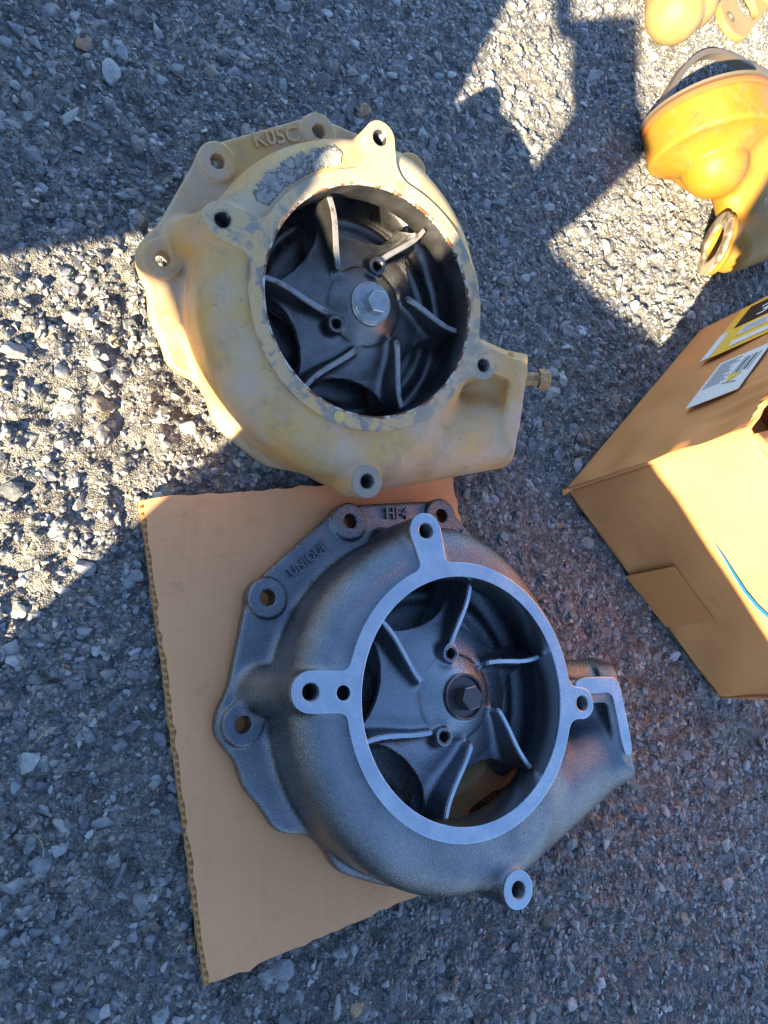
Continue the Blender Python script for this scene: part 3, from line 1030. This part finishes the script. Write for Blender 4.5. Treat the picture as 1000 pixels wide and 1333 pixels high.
# top flaps: one nearly closed, one lifted and torn at the corner
wall(20, 20, lambda u, v: ((.002 + BLA * .48 * v, .010 + .055 * min(1, v * 2.2) + (BLB - .07) * u, BH + .006 - .03 * v + .002 * math.sin(u * 9)),
                           (.002 + BLA * .48 * v, .010 + .055 * min(1, v * 2.2) + (BLB - .07) * u, BH + .006 - .03 * v + .002 * math.sin(u * 9) - TH)), M_BOX, "top_flap", box)
wall(24, 10, lambda u, v: ((.02 + .006 * math.sin(v * 14) + (BLA - .03) * u, -.002 - .020 * v, BH + .001 + .10 * v * (.25 + .75 * min(1, u * 5))),
                           (.02 + .006 * math.sin(v * 14) + (BLA - .03) * u, .0025 - .020 * v, BH + .001 + .10 * v * (.25 + .75 * min(1, u * 5)))), M_BOX, "top_flap", box)


for k, (a_, h_, l_) in enumerate(((.0, .004, .016), (.004, .012, .010))):
    me = mesh_from([(-.004 - k * .002, -.001, h_), (-.004, .006, h_ + .004), (-.012 - l_ * .5, .001 - .004 * k, h_ + .006), (-.010, -.006, h_ + .003),
                    (-.004 - k * .002, -.001, h_ + .0012), (-.004, .006, h_ + .0052), (-.012 - l_ * .5, .001 - .004 * k, h_ + .0072), (-.010, -.006, h_ + .0042)],
                   [(0, 1, 2, 3), (7, 6, 5, 4), (0, 4, 5, 1), (1, 5, 6, 2), (2, 6, 7, 3), (3, 7, 4, 0)])
    link("torn_scrap", me, M_BOX, box)


def sticker(pts, off, mat, name, parent, face='A', th=.0006):
    """flat print on a box wall: points (along, height)"""
    V = []; F = []; n = len(pts)
    for s in (off + th, off):
        for a, z in pts:
            if face == 'A': V.append((a, -s - .0, z))
            else: V.append((-s, a, z))
    F = [tuple(range(n)), tuple(reversed(range(n, 2 * n)))] + [(i, (i + 1) % n, n + (i + 1) % n, n + i) for i in range(n)]
    me = mesh_from(V, F)
    bm = bmesh.new(); bm.from_mesh(me); bmesh.ops.recalc_face_normals(bm, faces=bm.faces); bm.to_mesh(me); bm.free()
    return link(name, me, mat, parent)


rect = lambda a0, a1, z0, z1: [(a0, z0), (a1, z0), (a1, z1), (a0, z1)]
OFF = .0046
lab = sticker(rect(.312, .505, .104, .285), OFF, M_LABEL_Y, "shipping_label", box)
sticker(rect(.412, .492, .126, .283), OFF + .0009, M_LABEL_K, "label_panel", lab)
sticker(rect(.3125, .404, .1045, .121), OFF + .0009, M_LABEL_W, "label_strip", lab)
sticker(rect(.326, .346, .150, .28), OFF + .0009, M_LABEL_W, "label_strip", lab)
sticker(rect(.366, .398, .150, .28), OFF + .0009, M_LABEL_W, "label_strip", lab)
me = text_mesh("30", .055, .0006)
tx = link("label_lettering", me, M_LABEL_W, lab)
tx.matrix_local = Matrix(((-1 * 0, -1, 0, .445), (0, 0, -1, -OFF - .0022), (1, 0, 0, .185), (0, 0, 0, 1)))
for i in range(3):
    sticker(rect(.372 + .008 * i, .3735 + .008 * i, .155, .20 + .02 * (i % 2)), OFF + .0016, M_INK, "print_line", lab)
wh = sticker(rect(.128, .262, .164, .249), OFF, M_LABEL_W, "white_label", box)
r = np.random.default_rng(4)
for i in range(12):
    a = .251 - .0066 * i
    sticker(rect(a, a + .0012, .170, .170 + r.uniform(.022, .038)), OFF + .0009, M_INK, "print_line", wh)
for i in range(5):
    z = .212 + .0062 * i
    sticker([(.190 + .004 * (i % 2), z), (.240, z + .003), (.240, z + .0052), (.190 + .004 * (i % 2), z + .0022)], OFF + .0009, M_LABEL_K if i % 2 else M_INK, "print_line", wh)
sticker([(.168, .214), (.196, .208), (.186, .232)], OFF + .0009, M_LABEL_Y, "label_mark", wh)
sticker([(.160, .232), (.1625, .232), (.1725, .206), (.170, .206)], OFF + .0009, M_INK, "label_mark", wh)


def on_b(px, py):
    q = on_plane(px, py, b0, np.array([ba[0], ba[1], 0.0])) - b0
    return float(q @ bn), float(q[2])


tp = [on_b(*p) for p in ((815, 748), (880, 735), (932, 806), (868, 814))]
sticker(tp, .0040, M_TAPE, "packing_tape", box, 'B', .00006)
mk = [on_b(*p) for p in ((932, 704), (945, 724), (958, 746), (972, 768), (987, 786), (1002, 800), (1030, 820))]
wd = [.0005, .0016, .0022, .0026, .0030, .0032, .0030]
V = []; F = []
for i, (p, w) in enumerate(zip(mk, wd)):
    a = np.array(mk[max(i - 1, 0)]); b = np.array(mk[min(i + 1, len(mk) - 1)]); t_ = (b - a) / np.linalg.norm(b - a)
    for s in (-1, 1): V.append((-.0048, p[0] - t_[1] * w * s, p[1] + t_[0] * w * s))
for i in range(len(mk) - 1): F.append((2 * i, 2 * i + 1, 2 * i + 3, 2 * i + 2))
link("marker_stroke", mesh_from(V, F), M_BLUE, box)

# ------------------------------------------------------------------ yellow castings, upper right
def pt(px, py, h): return tuple(float(v) for v in P(px, py, h))


A1, A2 = pt(918, 158, .105), pt(925, 194, .100)
ax_ = np.array(A2) - np.array(A1); ax_ /= np.linalg.norm(ax_)
F0 = np.array(pt(932, 318, .05)); _v = np.array([0, 0, CAM_H]) - F0; _v /= np.linalg.norm(_v)
_s = -.96 * CAMR[:, 0] - .26 * CAMR[:, 1]; _s -= _v * (_s @ _v); _s /= np.linalg.norm(_s)
fn_ = .36 * _v + .933 * _s
END = np.array(A1)


def casting_sdf(x, y, z):
    d = cyl3(x, y, z, tuple(END), tuple(np.array(A2)), .106) - .006
    d = smin(d, cap3(x, y, z, A2, tuple(np.array(A2) + ax_ * .030), .094, .060), .03)
    d = smin(d, cap3(x, y, z, pt(872, 172, .06), pt(872, 192, .05), .030, .026), .012)
    d = smin(d, cap3(x, y, z, pt(905, 190, .06), pt(901, 230, .035), .036, .026), .02)
    d = smin(d, cap3(x, y, z, pt(968, 212, .095), pt(955, 287, .065), .076, .030), .03)
    d = smin(d, cyl3(x, y, z, tuple(F0 - fn_ * .005), tuple(F0 - fn_ * .010), .055) - .002, .008)
    d = smin(d, cap3(x, y, z, tuple(F0 - fn_ * .03), pt(1012, 288, .065), .046, .066), .015)
    d = smax(d, -cyl3(x, y, z, tuple(F0 + fn_ * .02), tuple(F0 - fn_ * .045), .034), .003)
    d = np.maximum(d, -cyl3(x, y, z, tuple(END - ax_ * .03), tuple(END + ax_ * .06), .092))
    return np.maximum(d, .001 - z)


casting = empty("yellow_elbow_casting", Matrix.Translation(Vector(A1)))
tag(casting, "bright yellow elbow casting with orange sealant rim and oval flange, above the box", "casting")
me = sdf_mesh(casting_sdf, (F0[0] - .24, F0[1] - .09, -.002), (F0[0] + .36, END[1] + .05, .225), .0028)
me.transform(Matrix.Translation(-Vector(A1)))
link("elbow_body", me, M_YELLOW, casting)


def turned(profile, centre, axis, mat, name, parent, seg=64):
    q = Vector(axis).to_track_quat('Z', 'Y').to_matrix().to_4x4()
    o = link(name, sharpen(lathe(profile, seg)), mat, parent)
    o.matrix_local = Matrix.Translation(Vector(centre) - parent.location) @ q
    return o


turned([(.094, -.004), (.110, -.004), (.1145, .0), (.1145, .005), (.110, .009), (.094, .009), (.094, -.004)], END - ax_ * .006, -ax_, M_GASKET, "sealant_rim", casting)
turned([(.094, .009), (.1165, .009), (.1165, .014), (.094, .014), (.094, .009)], END - ax_ * .006, -ax_, M_DARKSTEEL, "flange_ring", casting)
turned([(.034, -.002), (.056, -.002), (.0595, .0), (.0595, .004), (.056, .006), (.036, .006), (.034, .004), (.034, -.002)], F0, fn_, M_DARKTAN, "outlet_rim", casting)
strap_c = np.array(pt(945, 88, .05))
strap = empty("clamp_strap", Matrix.Translation(Vector(strap_c)))
tag(strap, "thin dark bent metal strap lying behind the yellow elbow casting", "strap")
arc = [pt(852, 178, .012), pt(862, 135, .018), pt(882, 98, .022), pt(905, 74, .026), pt(928, 68, .030), pt(955, 78, .034), pt(1000, 100, .04), pt(1060, 135, .045)]
V = []; F = []
q = [np.array(a) for a in arc]
fine_q = []
for i in range(len(q) - 1):
    for t_ in (0, .25, .5, .75): fine_q.append(q[i] * (1 - t_) + q[i + 1] * t_)
fine_q.append(q[-1])
for _ in range(4):
    f2 = [fine_q[0]] + [(fine_q[i - 1] + 2 * fine_q[i] + fine_q[i + 1]) / 4 for i in range(1, len(fine_q) - 1)] + [fine_q[-1]]; fine_q = f2
for i, p in enumerate(fine_q):
    t_ = fine_q[min(i + 1, len(fine_q) - 1)] - fine_q[max(i - 1, 0)]; t_ /= np.linalg.norm(t_)
    nn = np.cross(t_, (0, 0, 1)); nn /= np.linalg.norm(nn)
    for du, dz in ((-.006, -.010), (.006, -.010), (.006, .010), (-.006, .010)): V.append(p + nn * du + np.array([0, 0, dz]) - strap_c)
for i in range(len(fine_q) - 1):
    for j in range(4): F.append((4 * i + j, 4 * i + (j + 1) % 4, 4 * i + 4 + (j + 1) % 4, 4 * i + 4 + j))
link("strap_band", mesh_from(V, F), M_DARKSTEEL, strap)

B1, B2 = np.array(pt(893, -50, .075)), np.array(pt(878, 16, .060))
F1 = np.array(pt(955, 25, .02))


def casting2_sdf(x, y, z):
    d = cap3(x, y, z, tuple(B1), tuple(B2), .085, .058)
    d = smin(d, cap3(x, y, z, pt(905, -30, .09), pt(900, 4, .075), .070, .052), .006)
    f2 = cap2(x, y, tuple(F1[:2]), tuple(P(1010, -45, .02)[:2]), .052)
    d = smin(d, slab(f2, z, .006, .024, .003), .012)
    d = smin(d, cyl3(x, y, z, tuple(P(990, -12, .01)), tuple(P(990, -12, .01) + np.array([0, 0, .05])), .054), .01)
    d = np.maximum(d, .040 - np.sqrt((x - P(990, -12, .06)[0]) ** 2 + (y - P(990, -12, .06)[1]) ** 2))
    h = P(951, 22, .024)
    d = np.maximum(d, .0085 - np.sqrt((x - h[0]) ** 2 + (y - h[1]) ** 2))
    return np.maximum(d, .001 - z)


cast2 = empty("tan_pipe_casting", Matrix.Translation(Vector(B2)))
tag(cast2, "pale tan yellow rounded casting with a bolt flange at the top right edge", "casting")
me = sdf_mesh(casting2_sdf, (B2[0] - .09, B2[1] - .16, -.002), (B2[0] + .62, B2[1] + .42, .16), .0036)
me.transform(Matrix.Translation(-Vector(B2)))
link("casting_body", me, M_PALEY, cast2)
hc = P(951, 22, .024)
turned([(.0085, -.003), (.013, -.003), (.014, .0015), (.0085, .002), (.0085, -.003)], hc, (0, 0, 1), M_DARKSTEEL, "bolt_bushing", cast2, 28)

# ------------------------------------------------------------------ added unseen frame towards the sun, openings cut to shape the lit patches
S0 = -.75
cE, sE = math.cos(rad(SUN_EL)), math.sin(rad(SUN_EL))


def uvz(u, v): return (u, (v - S0 * sE) / cE)


outer = [(-1.4, -.29), (-1.4, .78), (-.28, .78), (-.292, .73), (-.335, .62), (-.337, .60), (-1.2, .60), (-1.2, .39), (-.716, .411), (-.457, .428), (-.377, .428), (-.218, .408), (-.104, .400), (-.116, .451), (-.125, .539), (-.121, .571),
         (-.029, .594), (.093, .663), (.165, .58), (.195, .595), (.33, .66), (.36, 1.5), (2.0, 1.5), (2.0, -.29)]
w1 = [(.012, -.24), (.012, .204), (.14, .206), (.18, .220), (.22, .212), (.256, .187), (.318, .123), (.40, .04), (.62, -.24)]
w2 = [(.133, .352), (.144, .387), (.167, .413), (.182, .434), (.215, .474), (.258, .527), (.292, .570), (.286, .602), (.213, .575), (.159, .552), (.131, .563),
      (.028, .509), (.012, .464), (.003, .430), (.001, .395), (.054, .366), (.095, .350)]
me = plate([uvz(*p) for p in outer], [[uvz(*p) for p in w1], [uvz(*p) for p in w2]], .01, .02, .0)
frame = empty("shadow_frame", Matrix(((-dy, 0, dx, dx * S0), (dx, 0, dy, dy * S0), (0, 1, 0, 0), (0, 0, 0, 1))))
tag(frame, "added dark plate with openings, out of view, shaped to shade the parts", "shadow frame")
link("frame_plate", me, M_FRAME, frame)
